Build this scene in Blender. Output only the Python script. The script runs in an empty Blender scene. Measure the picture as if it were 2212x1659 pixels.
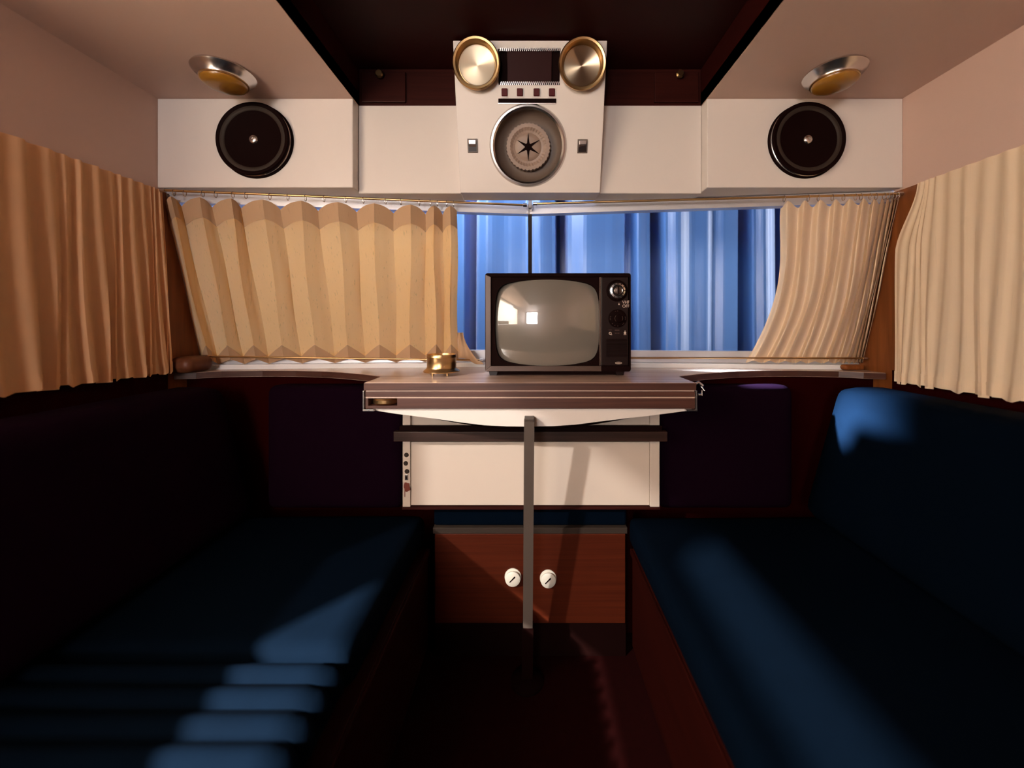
import bpy, bmesh, math, random
from mathutils import Vector, Matrix
random.seed(7)
PI = math.pi
scene = bpy.context.scene
COL = scene.collection

# ------------------------------------------------------------------ camera, world, lights
EYE = Vector((0.0, 0.0, 0.98)); F = 850.0; CX, CY = 1145.0, 700.0
cam_d = bpy.data.cameras.new('camera'); cam = bpy.data.objects.new('camera', cam_d); COL.objects.link(cam)
cam.location = EYE; cam.rotation_euler = (PI/2, 0, 0)
cam_d.sensor_width = 36; cam_d.lens = 36*F/2212
cam_d.shift_x = -(CX-1106)/2212; cam_d.shift_y = (CY-829.5)/2212
cam_d.clip_start = 0.02
cam_d.dof.use_dof = True; cam_d.dof.focus_distance = 1.17; cam_d.dof.aperture_fstop = 1.6
scene.camera = cam

scene.view_settings.view_transform = 'Standard'
scene.view_settings.look = 'None'
scene.view_settings.exposure = 0.03
scene.view_settings.gamma = 1.0

w = bpy.data.worlds.new('world'); scene.world = w; w.use_nodes = True
w.node_tree.nodes['Background'].inputs[0].default_value = (0.5, 0.45, 0.42, 1)
w.node_tree.nodes['Background'].inputs[1].default_value = 0.10

def area(name, loc, target, sx, sy, power, color, spread=180):
    d = bpy.data.lights.new(name, 'AREA'); d.shape = 'RECTANGLE'; d.size = sx; d.size_y = sy
    d.energy = power; d.color = color; d.spread = math.radians(spread)
    o = bpy.data.objects.new(name, d); COL.objects.link(o); o.location = loc
    o.rotation_euler = (Vector(target)-Vector(loc)).to_track_quat('-Z', 'Y').to_euler()
    return o
SUN_DIR = Vector((1.0, 0.97, -0.81))
sd = bpy.data.lights.new('hall_floodlight', 'SPOT'); sd.energy = 66000.0; sd.shadow_soft_size = .16; sd.color = (1.0, 0.95, 0.89)
sd.spot_size = math.radians(11.5); sd.spot_blend = .15
so = bpy.data.objects.new('hall_floodlight', sd); COL.objects.link(so); so.location = Vector((-1.12, -.40, 1.24))-SUN_DIR.normalized()*9
so.rotation_euler = SUN_DIR.to_track_quat('-Z', 'Y').to_euler()
area('rear_opening_daylight', (-0.70, -2.45, 1.32), (0.25, 1.0, 1.4), 0.8, 0.9, 62, (1.0, 0.925, 0.885))
area('side_window_daylight', (-1.45, -0.35, 1.45), (1.0, 0.8, 1.15), 1.2, 0.8, 27, (1.0, 0.92, 0.87))
area('hall_light_outside', (-0.5, 1.62, 2.35), (-0.3, 1.55, 0.8), 3.4, 0.35, 112, (0.95, 0.95, 1.0))
area('hall_light_outside_side', (2.3, 1.62, 1.4), (-0.3, 1.75, 1.1), 0.3, 1.4, 18, (0.95, 0.95, 1.0))
spd = bpy.data.lights.new('hall_spotlight', 'SPOT'); spd.energy = 42000; spd.spot_size = math.radians(6.0); spd.spot_blend = 1.0; spd.shadow_soft_size = .07; spd.color = (.55, .78, 1)
spo = bpy.data.objects.new('hall_spotlight', spd); COL.objects.link(spo); spo.location = (-.85, 1.86, 1.92)  # unseen lamp added to brighten the corner of the right backrest
spo.rotation_euler = (Vector((.868, 1.075, .715))-Vector((-.85, 1.86, 1.92))).to_track_quat('-Z', 'Y').to_euler()

# ------------------------------------------------------------------ helpers
def at(px, py, Y):
    return Vector(((px-CX)/F*Y, Y, EYE.z-(py-CY)/F*Y))
def atz(px, py, z):
    Y = (EYE.z-z)*F/(py-CY); return Vector(((px-CX)/F*Y, Y, z))
def onplane(px, py, P0, n):
    d = at(px, py, 1.0)-EYE
    t = (P0-EYE).dot(n)/d.dot(n)
    return EYE+d*t

class B:
    def __init__(s, M=None):
        s.bm = bmesh.new(); s.M = M or Matrix.Identity(4)
    def vs(s, pts): return [s.bm.verts.new(s.M @ Vector(p)) for p in pts]
    def box(s, x0, x1, y0, y1, z0, z1, bev=0.0, seg=2):
        if x0 > x1: x0, x1 = x1, x0
        if y0 > y1: y0, y1 = y1, y0
        if z0 > z1: z0, z1 = z1, z0
        v = s.vs([(x, y, z) for x in (x0, x1) for y in (y0, y1) for z in (z0, z1)])
        fs = [s.bm.faces.new([v[i] for i in f]) for f in ((0,1,3,2),(4,6,7,5),(0,4,5,1),(2,3,7,6),(0,2,6,4),(1,5,7,3))]
        if bev > 0:
            es = list({e for f in fs for e in f.edges})
            bmesh.ops.bevel(s.bm, geom=es, offset=bev, segments=seg, profile=0.5, affect='EDGES')
        return s
    def prism(s, pts, h0, h1, axis='Z', bev=0.0, seg=2):
        def mk(p, h):
            if axis == 'Z': return (p[0], p[1], h)
            if axis == 'Y': return (p[0], h, p[1])
            return (h, p[0], p[1])
        a = s.vs([mk(p, h0) for p in pts]); b = s.vs([mk(p, h1) for p in pts]); n = len(pts)
        fs = [s.bm.faces.new(a[::-1]), s.bm.faces.new(b)]
        for i in range(n): fs.append(s.bm.faces.new([a[i], a[(i+1) % n], b[(i+1) % n], b[i]]))
        if bev > 0:
            es = list({e for f in fs[:2] for e in f.edges})
            bmesh.ops.bevel(s.bm, geom=es, offset=bev, segments=seg, profile=0.5, affect='EDGES')
        return s
    def lathe(s, prof, c=(0,0,0), ax=(0,0,1), seg=48, teeth=None):
        ax = Vector(ax).normalized(); c = Vector(c)
        u = ax.orthogonal().normalized(); w_ = ax.cross(u)
        rings = []
        for r, h in prof:
            if r < 1e-6: rings.append(s.vs([c+ax*h]))
            else: rings.append(s.vs([c+ax*h+(u*math.cos(2*PI*k/seg)+w_*math.sin(2*PI*k/seg))*(r*(teeth(k) if teeth else 1)) for k in range(seg)]))
        for A, C_ in zip(rings, rings[1:]):
            for k in range(seg):
                k2 = (k+1) % seg
                if len(A) == 1 and len(C_) == 1: continue
                if len(A) == 1: s.bm.faces.new([A[0], C_[k2], C_[k]])
                elif len(C_) == 1: s.bm.faces.new([A[k], A[k2], C_[0]])
                else: s.bm.faces.new([A[k], A[k2], C_[k2], C_[k]])
        return s
    def cyl(s, p0, p1, r, seg=20, bev=0.0):
        p0, p1 = Vector(p0), Vector(p1); L = (p1-p0).length
        b = min(bev, r*.9) if bev else 0
        prof = [(0, 0), (r-b, 0), (r, b), (r, L-b), (r-b, L), (0, L)] if b else [(0, 0), (r, 0), (r, L), (0, L)]
        return s.lathe(prof, p0, p1-p0, seg)
    def tube(s, path, r, seg=10, closed=False):
        path = [Vector(p) for p in path]; n = len(path); rings = []
        for i, p in enumerate(path):
            a = path[(i-1) % n] if closed or i > 0 else p
            b = path[(i+1) % n] if closed or i < n-1 else p
            t = (b-a).normalized()
            up = Vector((0, 0, 1)) if abs(t.z) < .9 else Vector((0, 1, 0))
            u = t.cross(up).normalized(); v = t.cross(u)
            rings.append(s.vs([p+(u*math.cos(2*PI*k/seg)+v*math.sin(2*PI*k/seg))*r for k in range(seg)]))
        m = n if closed else n-1
        for i in range(m):
            A, C_ = rings[i], rings[(i+1) % n]
            for k in range(seg): s.bm.faces.new([A[k], A[(k+1) % seg], C_[(k+1) % seg], C_[k]])
        if not closed: s.bm.faces.new(rings[0][::-1]); s.bm.faces.new(rings[-1])
        return s
    def grid(s, f, nu, nv, skip=None):
        g = [[None]*(nv+1) for _ in range(nu+1)]
        for i in range(nu+1):
            for j in range(nv+1):
                g[i][j] = s.bm.verts.new(s.M @ Vector(f(i/nu, j/nv)))
        for i in range(nu):
            for j in range(nv):
                s.bm.faces.new([g[i][j], g[i][j+1], g[i+1][j+1], g[i+1][j]])
        return s
    def build(s, name, mat, parent=None, smooth=False, base=None):
        off = Vector((0, 0, 0)); p = parent
        while p: off += p.location; p = p.parent
        bmesh.ops.recalc_face_normals(s.bm, faces=s.bm.faces[:])
        loc = Vector((0, 0, 0))
        if parent is None:
            xs = [v.co for v in s.bm.verts]
            mn = [min(c[i] for c in xs) for i in range(3)]; mx = [max(c[i] for c in xs) for i in range(3)]
            loc = Vector(((mn[0]+mx[0])/2, (mn[1]+mx[1])/2, mn[2])); off = loc
        for v in s.bm.verts: v.co -= off
        me = bpy.data.meshes.new(name); s.bm.to_mesh(me); s.bm.free()
        if smooth:
            for p_ in me.polygons: p_.use_smooth = True
            try: me.set_sharp_from_angle(angle=math.radians(38))
            except Exception: pass
        me.materials.append(mat)
        o = bpy.data.objects.new(name, me); o.location = loc; COL.objects.link(o)
        if parent: o.parent = parent
        return o

def tag(o, label, cat, group=None):
    o['label'] = label; o['category'] = cat
    if group: o['group'] = group
    return o
def struct(o, label=None):
    o['kind'] = 'structure'
    if label: o['label'] = label
    return o
def thing(name, label, cat, loc, group=None):
    o = bpy.data.objects.new(name, None); COL.objects.link(o); o.location = loc
    o.empty_display_size = 0.05
    return tag(o, label, cat, group)
def copy_tree(o, parent=None):
    c = o.copy(); COL.objects.link(c); c.parent = parent
    for ch in list(o.children): copy_tree(ch, c)
    return c
def cut(o, *cutters):
    for cb in cutters:
        m_ = bpy.data.meshes.new('c'); bmesh.ops.recalc_face_normals(cb.bm, faces=cb.bm.faces[:]); cb.bm.to_mesh(m_); cb.bm.free()
        c = bpy.data.objects.new('c', m_); COL.objects.link(c)
        md = o.modifiers.new('b', 'BOOLEAN'); md.operation = 'DIFFERENCE'; md.object = c; md.solver = 'EXACT'
        bpy.context.view_layer.update()
        dg = bpy.context.evaluated_depsgraph_get()
        me = bpy.data.meshes.new_from_object(o.evaluated_get(dg))
        o.modifiers.clear(); o.data = me
        bpy.data.objects.remove(c)
    return o
def text(name, body, M, size, mat, parent):
    cu = bpy.data.curves.new(name, 'FONT'); cu.body = body; cu.size = size; cu.extrude = 0.0001
    cu.align_x = 'CENTER'; cu.align_y = 'CENTER'
    t = bpy.data.objects.new('t', cu); COL.objects.link(t); bpy.context.view_layer.update()
    me = bpy.data.meshes.new_from_object(t.evaluated_get(bpy.context.evaluated_depsgraph_get()))
    bpy.data.objects.remove(t)
    off = Vector((0, 0, 0)); p = parent
    while p: off += p.location; p = p.parent
    me.transform(Matrix.Translation(-off) @ M)
    me.materials.clear(); me.materials.append(mat)
    o = bpy.data.objects.new(name, me); COL.objects.link(o); o.parent = parent
    return o

# ------------------------------------------------------------------ materials
def nt(name):
    m = bpy.data.materials.new(name); m.use_nodes = True
    return m, m.node_tree.nodes, m.node_tree.links, m.node_tree.nodes['Principled BSDF']
def plain(name, c, rough=0.5, metal=0.0, var=0.06, scale=8.0, stretch=(1,1,1), bump=0.0, bscale=None, spec=0.5, coat=0.0):
    m, N, L, P = nt(name)
    P.inputs['Roughness'].default_value = rough; P.inputs['Metallic'].default_value = metal
    P.inputs['Specular IOR Level'].default_value = spec; P.inputs['Coat Weight'].default_value = coat
    tc = N.new('ShaderNodeTexCoord'); mp = N.new('ShaderNodeMapping'); mp.inputs['Scale'].default_value = stretch
    L.new(tc.outputs['Object'], mp.inputs[0])
    nz = N.new('ShaderNodeTexNoise'); nz.inputs['Scale'].default_value = scale; nz.inputs['Detail'].default_value = 4
    L.new(mp.outputs[0], nz.inputs['Vector'])
    cr = N.new('ShaderNodeMix'); cr.data_type = 'RGBA'
    cr.inputs[6].default_value = tuple(x*(1-var) for x in c)+(1,); cr.inputs[7].default_value = tuple(min(1, x*(1+var)) for x in c)+(1,)
    L.new(nz.outputs['Fac'], cr.inputs[0]); L.new(cr.outputs[2], P.inputs['Base Color'])
    if bump:
        n2 = N.new('ShaderNodeTexNoise'); n2.inputs['Scale'].default_value = bscale or scale*10; n2.inputs['Detail'].default_value = 3
        L.new(mp.outputs[0], n2.inputs['Vector'])
        bp = N.new('ShaderNodeBump'); bp.inputs['Strength'].default_value = bump; bp.inputs['Distance'].default_value = 0.002
        L.new(n2.outputs['Fac'], bp.inputs['Height']); L.new(bp.outputs[0], P.inputs['Normal'])
    return m
def wood(name, c1, c2, rough=0.4, axis='X', spec=0.5):
    m, N, L, P = nt(name)
    P.inputs['Roughness'].default_value = rough; P.inputs['Specular IOR Level'].default_value = spec
    tc = N.new('ShaderNodeTexCoord'); mp = N.new('ShaderNodeMapping')
    mp.inputs['Scale'].default_value = {'X': (1.5, 22, 60), 'Z': (40, 22, 2), 'Y': (40, 1.5, 40)}[axis]
    L.new(tc.outputs['Object'], mp.inputs[0])
    nz = N.new('ShaderNodeTexNoise'); nz.inputs['Scale'].default_value = 2.0; nz.inputs['Detail'].default_value = 6; nz.inputs['Distortion'].default_value = 0.6
    L.new(mp.outputs[0], nz.inputs['Vector'])
    r = N.new('ShaderNodeValToRGB'); r.color_ramp.elements[0].position = .3; r.color_ramp.elements[1].position = .72
    r.color_ramp.elements[0].color = c1+(1,); r.color_ramp.elements[1].color = c2+(1,)
    L.new(nz.outputs['Fac'], r.inputs[0]); L.new(r.outputs[0], P.inputs['Base Color'])
    return m
def fabric(name, c, trans=0.45, c2=None, slub=0.25, axis=(30, 30, 3)):
    m, N, L, P = nt(name); N.remove(P); out = N['Material Output']
    tc = N.new('ShaderNodeTexCoord'); mp = N.new('ShaderNodeMapping'); mp.inputs['Scale'].default_value = axis
    L.new(tc.outputs['Object'], mp.inputs[0])
    nz = N.new('ShaderNodeTexNoise'); nz.inputs['Scale'].default_value = 4; nz.inputs['Detail'].default_value = 2
    L.new(mp.outputs[0], nz.inputs['Vector'])
    r = N.new('ShaderNodeValToRGB'); r.color_ramp.elements[0].position = .24; r.color_ramp.elements[1].position = .36
    r.color_ramp.elements[0].color = tuple(x*(1-slub) for x in c)+(1,); r.color_ramp.elements[1].color = c+(1,)
    L.new(nz.outputs['Fac'], r.inputs[0])
    wv = N.new('ShaderNodeTexNoise'); wv.inputs['Scale'].default_value = 900; L.new(tc.outputs['Object'], wv.inputs['Vector'])
    bp = N.new('ShaderNodeBump'); bp.inputs['Strength'].default_value = .25; bp.inputs['Distance'].default_value = .0006
    L.new(wv.outputs['Fac'], bp.inputs['Height'])
    d = N.new('ShaderNodeBsdfDiffuse'); t = N.new('ShaderNodeBsdfTranslucent'); mx = N.new('ShaderNodeMixShader')
    L.new(r.outputs[0], d.inputs['Color']); L.new(bp.outputs[0], d.inputs['Normal'])
    if c2: t.inputs['Color'].default_value = c2+(1,)
    else: L.new(r.outputs[0], t.inputs['Color'])
    mx.inputs[0].default_value = trans
    L.new(d.outputs[0], mx.inputs[1]); L.new(t.outputs[0], mx.inputs[2]); L.new(mx.outputs[0], out.inputs['Surface'])
    return m
def glass(name, fac=0.05, tint=(1, 1, 1)):
    m, N, L, P = nt(name); N.remove(P); out = N['Material Output']
    t = N.new('ShaderNodeBsdfTransparent'); t.inputs[0].default_value = tint+(1,)
    g = N.new('ShaderNodeBsdfGlossy'); g.inputs['Roughness'].default_value = 0.02
    f = N.new('ShaderNodeFresnel'); f.inputs['IOR'].default_value = 1.35
    mu = N.new('ShaderNodeMath'); mu.operation = 'MULTIPLY'; mu.inputs[1].default_value = fac*20
    L.new(f.outputs[0], mu.inputs[0])
    mx = N.new('ShaderNodeMixShader'); L.new(mu.outputs[0], mx.inputs[0])
    L.new(t.outputs[0], mx.inputs[1]); L.new(g.outputs[0], mx.inputs[2]); L.new(mx.outputs[0], out.inputs['Surface'])
    return m

M_white = plain('white_laminate', (.71, .645, .60), .42, var=.03, scale=3)
M_whitedim = plain('dimmed_white_laminate', (.58, .485, .41), .45, var=.04, scale=3)  # darker copy of the white laminate, colour lowered to dim the lit front
M_ceil = plain('ceiling_vinyl', (.58, .40, .33), .55, var=.04, scale=2.5, bump=.05, bscale=500)
M_roofdark = plain('dark_roof_panel', (.022, .0025, .002), .5, var=.2, spec=.12)
M_darkwood = wood('dark_locker_veneer', (.022, .003, .002), (.034, .006, .004), .5, 'X', .12)
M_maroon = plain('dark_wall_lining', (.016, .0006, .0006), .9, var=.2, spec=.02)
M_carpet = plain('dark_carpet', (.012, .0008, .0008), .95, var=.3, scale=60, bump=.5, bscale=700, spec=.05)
M_sidewood = wood('side_veneer', (.15, .042, .009), (.25, .078, .020), .4, 'Z', .3)
M_walnut = wood('walnut_edge', (.048, .0165, .011), (.095, .036, .025), .38, 'X')
M_capwood = wood('cap_veneer', (.10, .030, .012), (.15, .048, .020), .45, 'Z', .3)
M_railwood = wood('dark_rail_wood', (.020, .008, .005), (.042, .018, .013), .45, 'X', .3)
M_top = wood('walnut_top', (.42, .28, .22), (.58, .42, .35), .25, 'X')
M_doorwood = wood('cabinet_door_wood', (.045, .0065, .0018), (.070, .011, .003), .5, 'X', .15)
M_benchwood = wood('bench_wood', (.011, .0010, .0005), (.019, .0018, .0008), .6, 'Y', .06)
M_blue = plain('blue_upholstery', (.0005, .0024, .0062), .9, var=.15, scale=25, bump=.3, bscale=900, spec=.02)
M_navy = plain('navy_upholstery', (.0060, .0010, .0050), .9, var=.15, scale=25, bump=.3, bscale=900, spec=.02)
M_lightline = plain('pale_edge_band', (.55, .40, .33), .35)
M_brass = plain('brass', (.58, .37, .17), .30, 1.0, var=.1, scale=20)
M_brassb = plain('brushed_brass', (.80, .66, .45), .28, 1.0, var=.1, scale=30)
M_steel = plain('brushed_steel', (.62, .58, .56), .25, 1.0, var=.08, scale=30)
M_alu = plain('window_aluminium', (.66, .66, .70), .35, .55, var=.05)
M_leg = plain('leg_metal', (.085, .062, .050), .5, .2, var=.1, scale=14)
M_black = plain('black_plastic', (.010, .0035, .003), .35, var=.1, spec=.22)
M_blackmatt = plain('matt_black', (.006, .0008, .0006), .7, var=.2, spec=.06)
M_ringgrey = plain('dark_grey_rubber', (.030, .020, .015), .6, var=.1, spec=.2)
M_knobwhite = plain('cream_knob', (.80, .76, .66), .3)
M_red = plain('red_button', (.07, .003, .005), .5, spec=.2)
M_bezel = plain('tv_bronze_bezel', (.075, .045, .034), .38, .35, var=.06)
M_tvtext = plain('tv_print', (.62, .50, .42), .5)
M_logo = plain('tv_badge', (.75, .62, .5), .3, .6)
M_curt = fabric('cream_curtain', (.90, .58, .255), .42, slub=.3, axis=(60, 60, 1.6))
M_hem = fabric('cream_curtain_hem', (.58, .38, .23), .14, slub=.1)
M_curtR = fabric('cream_curtain_lit', (.92, .72, .51), .22, slub=.10, axis=(60, 60, 2))  # paler copy of the curtain cloth, stronger light put into the colour
M_curtL = fabric('cream_curtain_shaded', (.86, .52, .29), .25, slub=.10, axis=(60, 60, 2))  # deeper copy of the same cloth, shade put into the colour
M_glass = glass('window_glass', .035)
M_amber = plain('amber_lens', (.30, .13, .012), .3, var=.15, scale=30, coat=.3)
M_vent = plain('vent_grey_brown', (.13, .09, .070), .45, var=.08)
M_ventc = plain('vent_beige', (.28, .19, .145), .45, var=.05)
M_sill = plain('white_sill', (.82, .82, .84), .3)
M_rust = plain('red_brown_mark', (.16, .03, .015), .5)
m, N, L, P = nt('tv_glass'); M_screen = m
P.inputs['Base Color'].default_value = (.185, .165, .14, 1); P.inputs['Roughness'].default_value = .30
P.inputs['Coat Weight'].default_value = 1.0; P.inputs['Coat Roughness'].default_value = .03; P.inputs['Coat IOR'].default_value = 1.9
# blue drape: lustrous cloth
m, N, L, P = nt('blue_drape'); M_drape = m
P.inputs['Base Color'].default_value = (.095, .26, .66, 1); P.inputs['Roughness'].default_value = .42; P.inputs['Coat Weight'].default_value = .9; P.inputs['Coat Roughness'].default_value = .42; P.inputs['Coat IOR'].default_value = 1.8
P.inputs['Sheen Weight'].default_value = .9; P.inputs['Sheen Roughness'].default_value = .35; P.inputs['Sheen Tint'].default_value = (.75, .78, 1, 1)

# ------------------------------------------------------------------ main dimensions
HW = 1.09                   # half width of the cabin
ZC = 1.64                   # side ceiling height
RX = 0.518                  # half width of the roof recess
YF = 1.15                   # face of the overhead lockers
ZL = 1.379                  # underside of the lockers
YB = -2.2                   # rear wall
T = 0.05

# ------------------------------------------------------------------ shell
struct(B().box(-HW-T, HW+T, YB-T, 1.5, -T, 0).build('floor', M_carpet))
wl = struct(B().box(-HW-T, -HW, YB-T, 1.18, 0, ZC+.04).build('wall_left', M_ceil))
cut(wl, B().box(-HW-.2, -HW+.2, -1.15, .30, .93, 1.62))
struct(B().box(HW, HW+T, YB-T, 1.18, 0, ZC+.04).build('wall_right', M_ceil))
wb = struct(B().box(-HW, HW, YB-T, YB, 0, ZC+.04).build('wall_back', M_ceil))
cut(wb, B().box(-1.03, -.38, YB-.2, YB+.2, .92, 1.60))
wf = B().box(-HW, HW, 1.25, 1.30, 0, .8108)
struct(wf.build('wall_front', M_maroon))
# brown veneer end pieces of the side walls, following the slope of the window
for sgn, nm in ((-1, 'trim_1'), (1, 'trim_2')):
    pr = [(1.18, ZL), (1.335, .80), (1.335, 0), (1.18, 0)]
    b = B().prism(pr, sgn*HW, sgn*(HW+T), 'X')
    o = struct(b.build(nm, M_sidewood), 'brown veneered cheek of the side wall beside the front window')
# veneer lining of the side walls below the lockers
for sgn, nm in ((-1, 'trim_3'), (1, 'trim_4')):
    b = B().prism([(.32 if sgn < 0 else -.4, .842), (1.178, .842), (1.178, 1.372), (.32 if sgn < 0 else -.4, 1.372)], sgn*(HW-.006), sgn*(HW-.0005), 'X')
    struct(b.build(nm, M_sidewood), 'brown veneer lining behind the side curtain')
for sgn, nm in ((-1, 'trim_6'), (1, 'trim_7')):
    struct(B().box(sgn*(HW-.006), sgn*(HW-.0005), -1.6, 1.178, .36, .8415).build(nm, M_maroon), 'dark lining of the side wall behind the bench backrest')
cl = B().box(-HW, -RX, YB, 1.30, ZC, ZC+.04); cl.box(RX, HW, YB, 1.30, ZC, ZC+.04); cl.box(-RX, RX, YB, -.9, ZC, ZC+.04)
struct(cl.build('ceiling', M_ceil))
rc = B().box(-RX-.03, RX+.03, -.93, 1.33, 1.752, 1.80)
rc.box(-RX-.03, -RX, -.93, 1.33, ZC+.001, 1.752); rc.box(RX, RX+.03, -.93, 1.33, ZC+.001, 1.752)
rc.box(-RX, RX, -.93, -.90, ZC+.041, 1.752)
struct(rc.build('trim_5', M_roofdark), 'dark raised roof recess between the pale ceiling panels')
# left and rear window frames
def opening_frame(name, ax, a0, a1, z0, z1, pos, label):
    b = B(); w_ = .012
    def bx(p, q, r, s_):
        if ax == 'Y': b.box(pos-.03, pos+.03, p, q, r, s_, .004)
        else: b.box(p, q, pos-.03, pos+.03, r, s_, .004)
    bx(a0, a1, z0, z0+w_); bx(a0, a1, z1-w_, z1); bx(a0, a0+w_, z0+w_, z1-w_); bx(a1-w_, a1, z0+w_, z1-w_)
    return struct(b.build(name, M_alu), label)
o = opening_frame('window_2', 'Y', -1.15, .30, .93, 1.62, -HW-T/2, 'aluminium side window frame')
o = opening_frame('window_3', 'X', -1.03, -.38, .92, 1.60, YB-T/2, 'aluminium rear window frame')

M_net = None
m, N, L, P = nt('beam_net_sheer'); N.remove(P); M_net = m
_t = N.new('ShaderNodeBsdfTransparent'); _d = N.new('ShaderNodeBsdfTranslucent'); _d.inputs[0].default_value = (.75, .62, .48, 1)
_x = N.new('ShaderNodeMixShader'); _x.inputs[0].default_value = .94
L.new(_t.outputs[0], _x.inputs[1]); L.new(_d.outputs[0], _x.inputs[2]); L.new(_x.outputs[0], N['Material Output'].inputs['Surface'])
for a0, a1, c0, c1, lb in ((-1.15, -.46, .93, 1.535, 'added unseen net dimming the beam at the rear part of the side window'), (-.46, .05, 1.06, 1.62, 'added unseen net dimming the beam at the middle part of the side window'),
                            (.05, .30, .93, 1.62, 'narrow added unseen net dimming the beam at the forward edge of the side window')):
    tag(B().grid(lambda u, v: (-HW-.004+.002*math.sin(u*60), a0+(a1-a0)*u, c0+(c1-c0)*v), 60, 2).build('beam_net', M_net), lb, 'curtain')  # unseen nets added to dim the floodlight; their gaps shape the beam

# ------------------------------------------------------------------ front window (two sloping panes meeting in a shallow V)
def Ytop(X): return 1.185+.13*(1-min(1, abs(X)/HW))
def Ybot(X): return 1.315+.115*(1-min(1, abs(X)/HW))
ZT, ZB = 1.372, .872
def WP(X, z, off=0.0):            # point on the window surface; off = distance into the room
    t = (ZT-z)/(ZT-ZB)
    return Vector((X, Ytop(X)*(1-t)+Ybot(X)*t-off, z))
def solveX(px, Yf, off=0.0):
    X = 0.0
    for _ in range(40): X = (px-CX)/F*(Yf(X)-off)
    return X
win = thing('window_1', 'front window of two sloping panes', 'window', (0, 1.4, .8)); del win['category']; struct(win)
fr = B()
def bar(p, q, wdt, dep):
    p, q = Vector(p), Vector(q); t = (q-p).normalized()
    n = Vector((0, -1, 0)); s_ = t.cross(n).normalized(); n = s_.cross(t).normalized()
    vs = []
    for e in (p, q):
        for a, c in ((-1, -1), (1, -1), (1, 1), (-1, 1)): vs.append(e+s_*a*wdt/2+n*c*dep/2)
    v = fr.vs(vs)
    for f in ((0,3,2,1),(4,5,6,7),(0,1,5,4),(1,2,6,5),(2,3,7,6),(3,0,4,7)): fr.bm.faces.new([v[i] for i in f])
for s_ in (-1, 1):
    bar(WP(s_*HW, ZT-.012), WP(0, ZT-.012), .032, .03)
    bar(WP(s_*HW, ZB-.005), WP(0, ZB-.005), .040, .03)
    bar(WP(s_*(HW-.008), ZT), WP(s_*(HW-.008), ZB), .016, .03)
fr.build('window_frame', M_alu, win)
fr = B(); bar(WP(0, ZT), WP(0, ZB), .013, .022); fr.build('mullion', M_black, win)
for s_ in (-1, 1):
    g = B(); g.grid(lambda u, v: WP(s_*(.004+u*(HW-.02)), ZT-.02-v*(ZT-ZB-.03), -.004), 1, 1); g.build('pane', M_glass, win)
tcap = WP(0, 1.365, .045)
B().box(-.0065, .0065, tcap.y-.006, tcap.y+.03, 1.352, 1.388, .002).build('mullion_cap', M_steel, win)

# ------------------------------------------------------------------ overhead lockers
for s_, side in ((-1, 'left'), (1, 'right')):
    b = B().box(s_*RX, s_*(HW-.0005), YF, 1.29, ZL, ZC-.0005, .0025)
    o = tag(b.build('overhead_locker', M_white), 'white overhead locker box at the %s, carrying a round black vent' % side, 'cabinet')
for s_, side in ((-1, 'left'), (1, 'right')):
    b = B().box(s_*.2085, s_*(RX-.001), 1.187, 1.29, 1.374, ZC-.0005, .002)
    o = tag(b.build('recessed_panel', M_white), 'plain white recessed panel just %s of the central console' % side, 'panel')
# dark lockers in the roof recess
for s_, side in ((-1, 'left'), (1, 'right')):
    t = thing('recess_locker', 'dark veneered roof locker above the %s recessed panel' % side, 'cabinet', (s_*.36, 1.22, ZC))
    B().box(s_*.2085, s_*(RX-.001), 1.192, 1.26, ZC+.0005, 1.7515).build('body', M_darkwood, t)
    d = B().box(s_*.375, s_*.508, 1.184, 1.192, ZC+.008, 1.740, .002).build('door', M_darkwood, t)
    c = at(822 if s_ < 0 else 1466, 164, 1.184)
    B().lathe([(0, .016), (.009, .016), (.0125, .012), (.0125, .009), (.007, .005), (.007, 0)], c, (0, -1, 0), 24).build('knob', M_brass, d, True)

# ------------------------------------------------------------------ central console
Pb = Vector((0, 1.170, 1.371)); Pt = Vector((0, 1.060, 1.743))
vdir = (Pt-Pb).normalized(); udir = Vector((1, 0, 0)); ndir = udir.cross(vdir).normalized()
def CM(px, py, lift=0.0):
    c = onplane(px, py, Pb, ndir)+ndir*lift
    return Matrix(((udir.x, vdir.x, ndir.x, c.x), (udir.y, vdir.y, ndir.y, c.y), (udir.z, vdir.z, ndir.z, c.z), (0, 0, 0, 1)))
KC = 1.115/F
con = thing('control_console', 'white control console with two brass spotlights, buttons and a round vent, hanging at centre', 'console', (0, 1.2, 1.371))
face = B().prism([(Pb.y, Pb.z), (Pt.y, Pt.z), (1.243, Pt.z), (1.243, Pb.z)], -.208, .208, 'X', .002).build('housing', M_white, con)
off_con = Matrix.Translation(Vector(con.location))
def cutter_at(M, fn):
    b = B(Matrix.Translation(-Vector(con.location)) @ M); fn(b); return b
VC = CM(1141, 316)
# cutters are made in world space
bpy.context.view_layer.update()
cut(face, (lambda b: (b.lathe([(0, -.045), (.1005, -.045), (.1005, .02), (0, .02)], seg=64), b)[1])(B(VC)),
    (lambda b: (b.box(-.085, .085, -.044, .042, -.012, .02), b)[1])(B(CM(1143, 144))))
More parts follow.
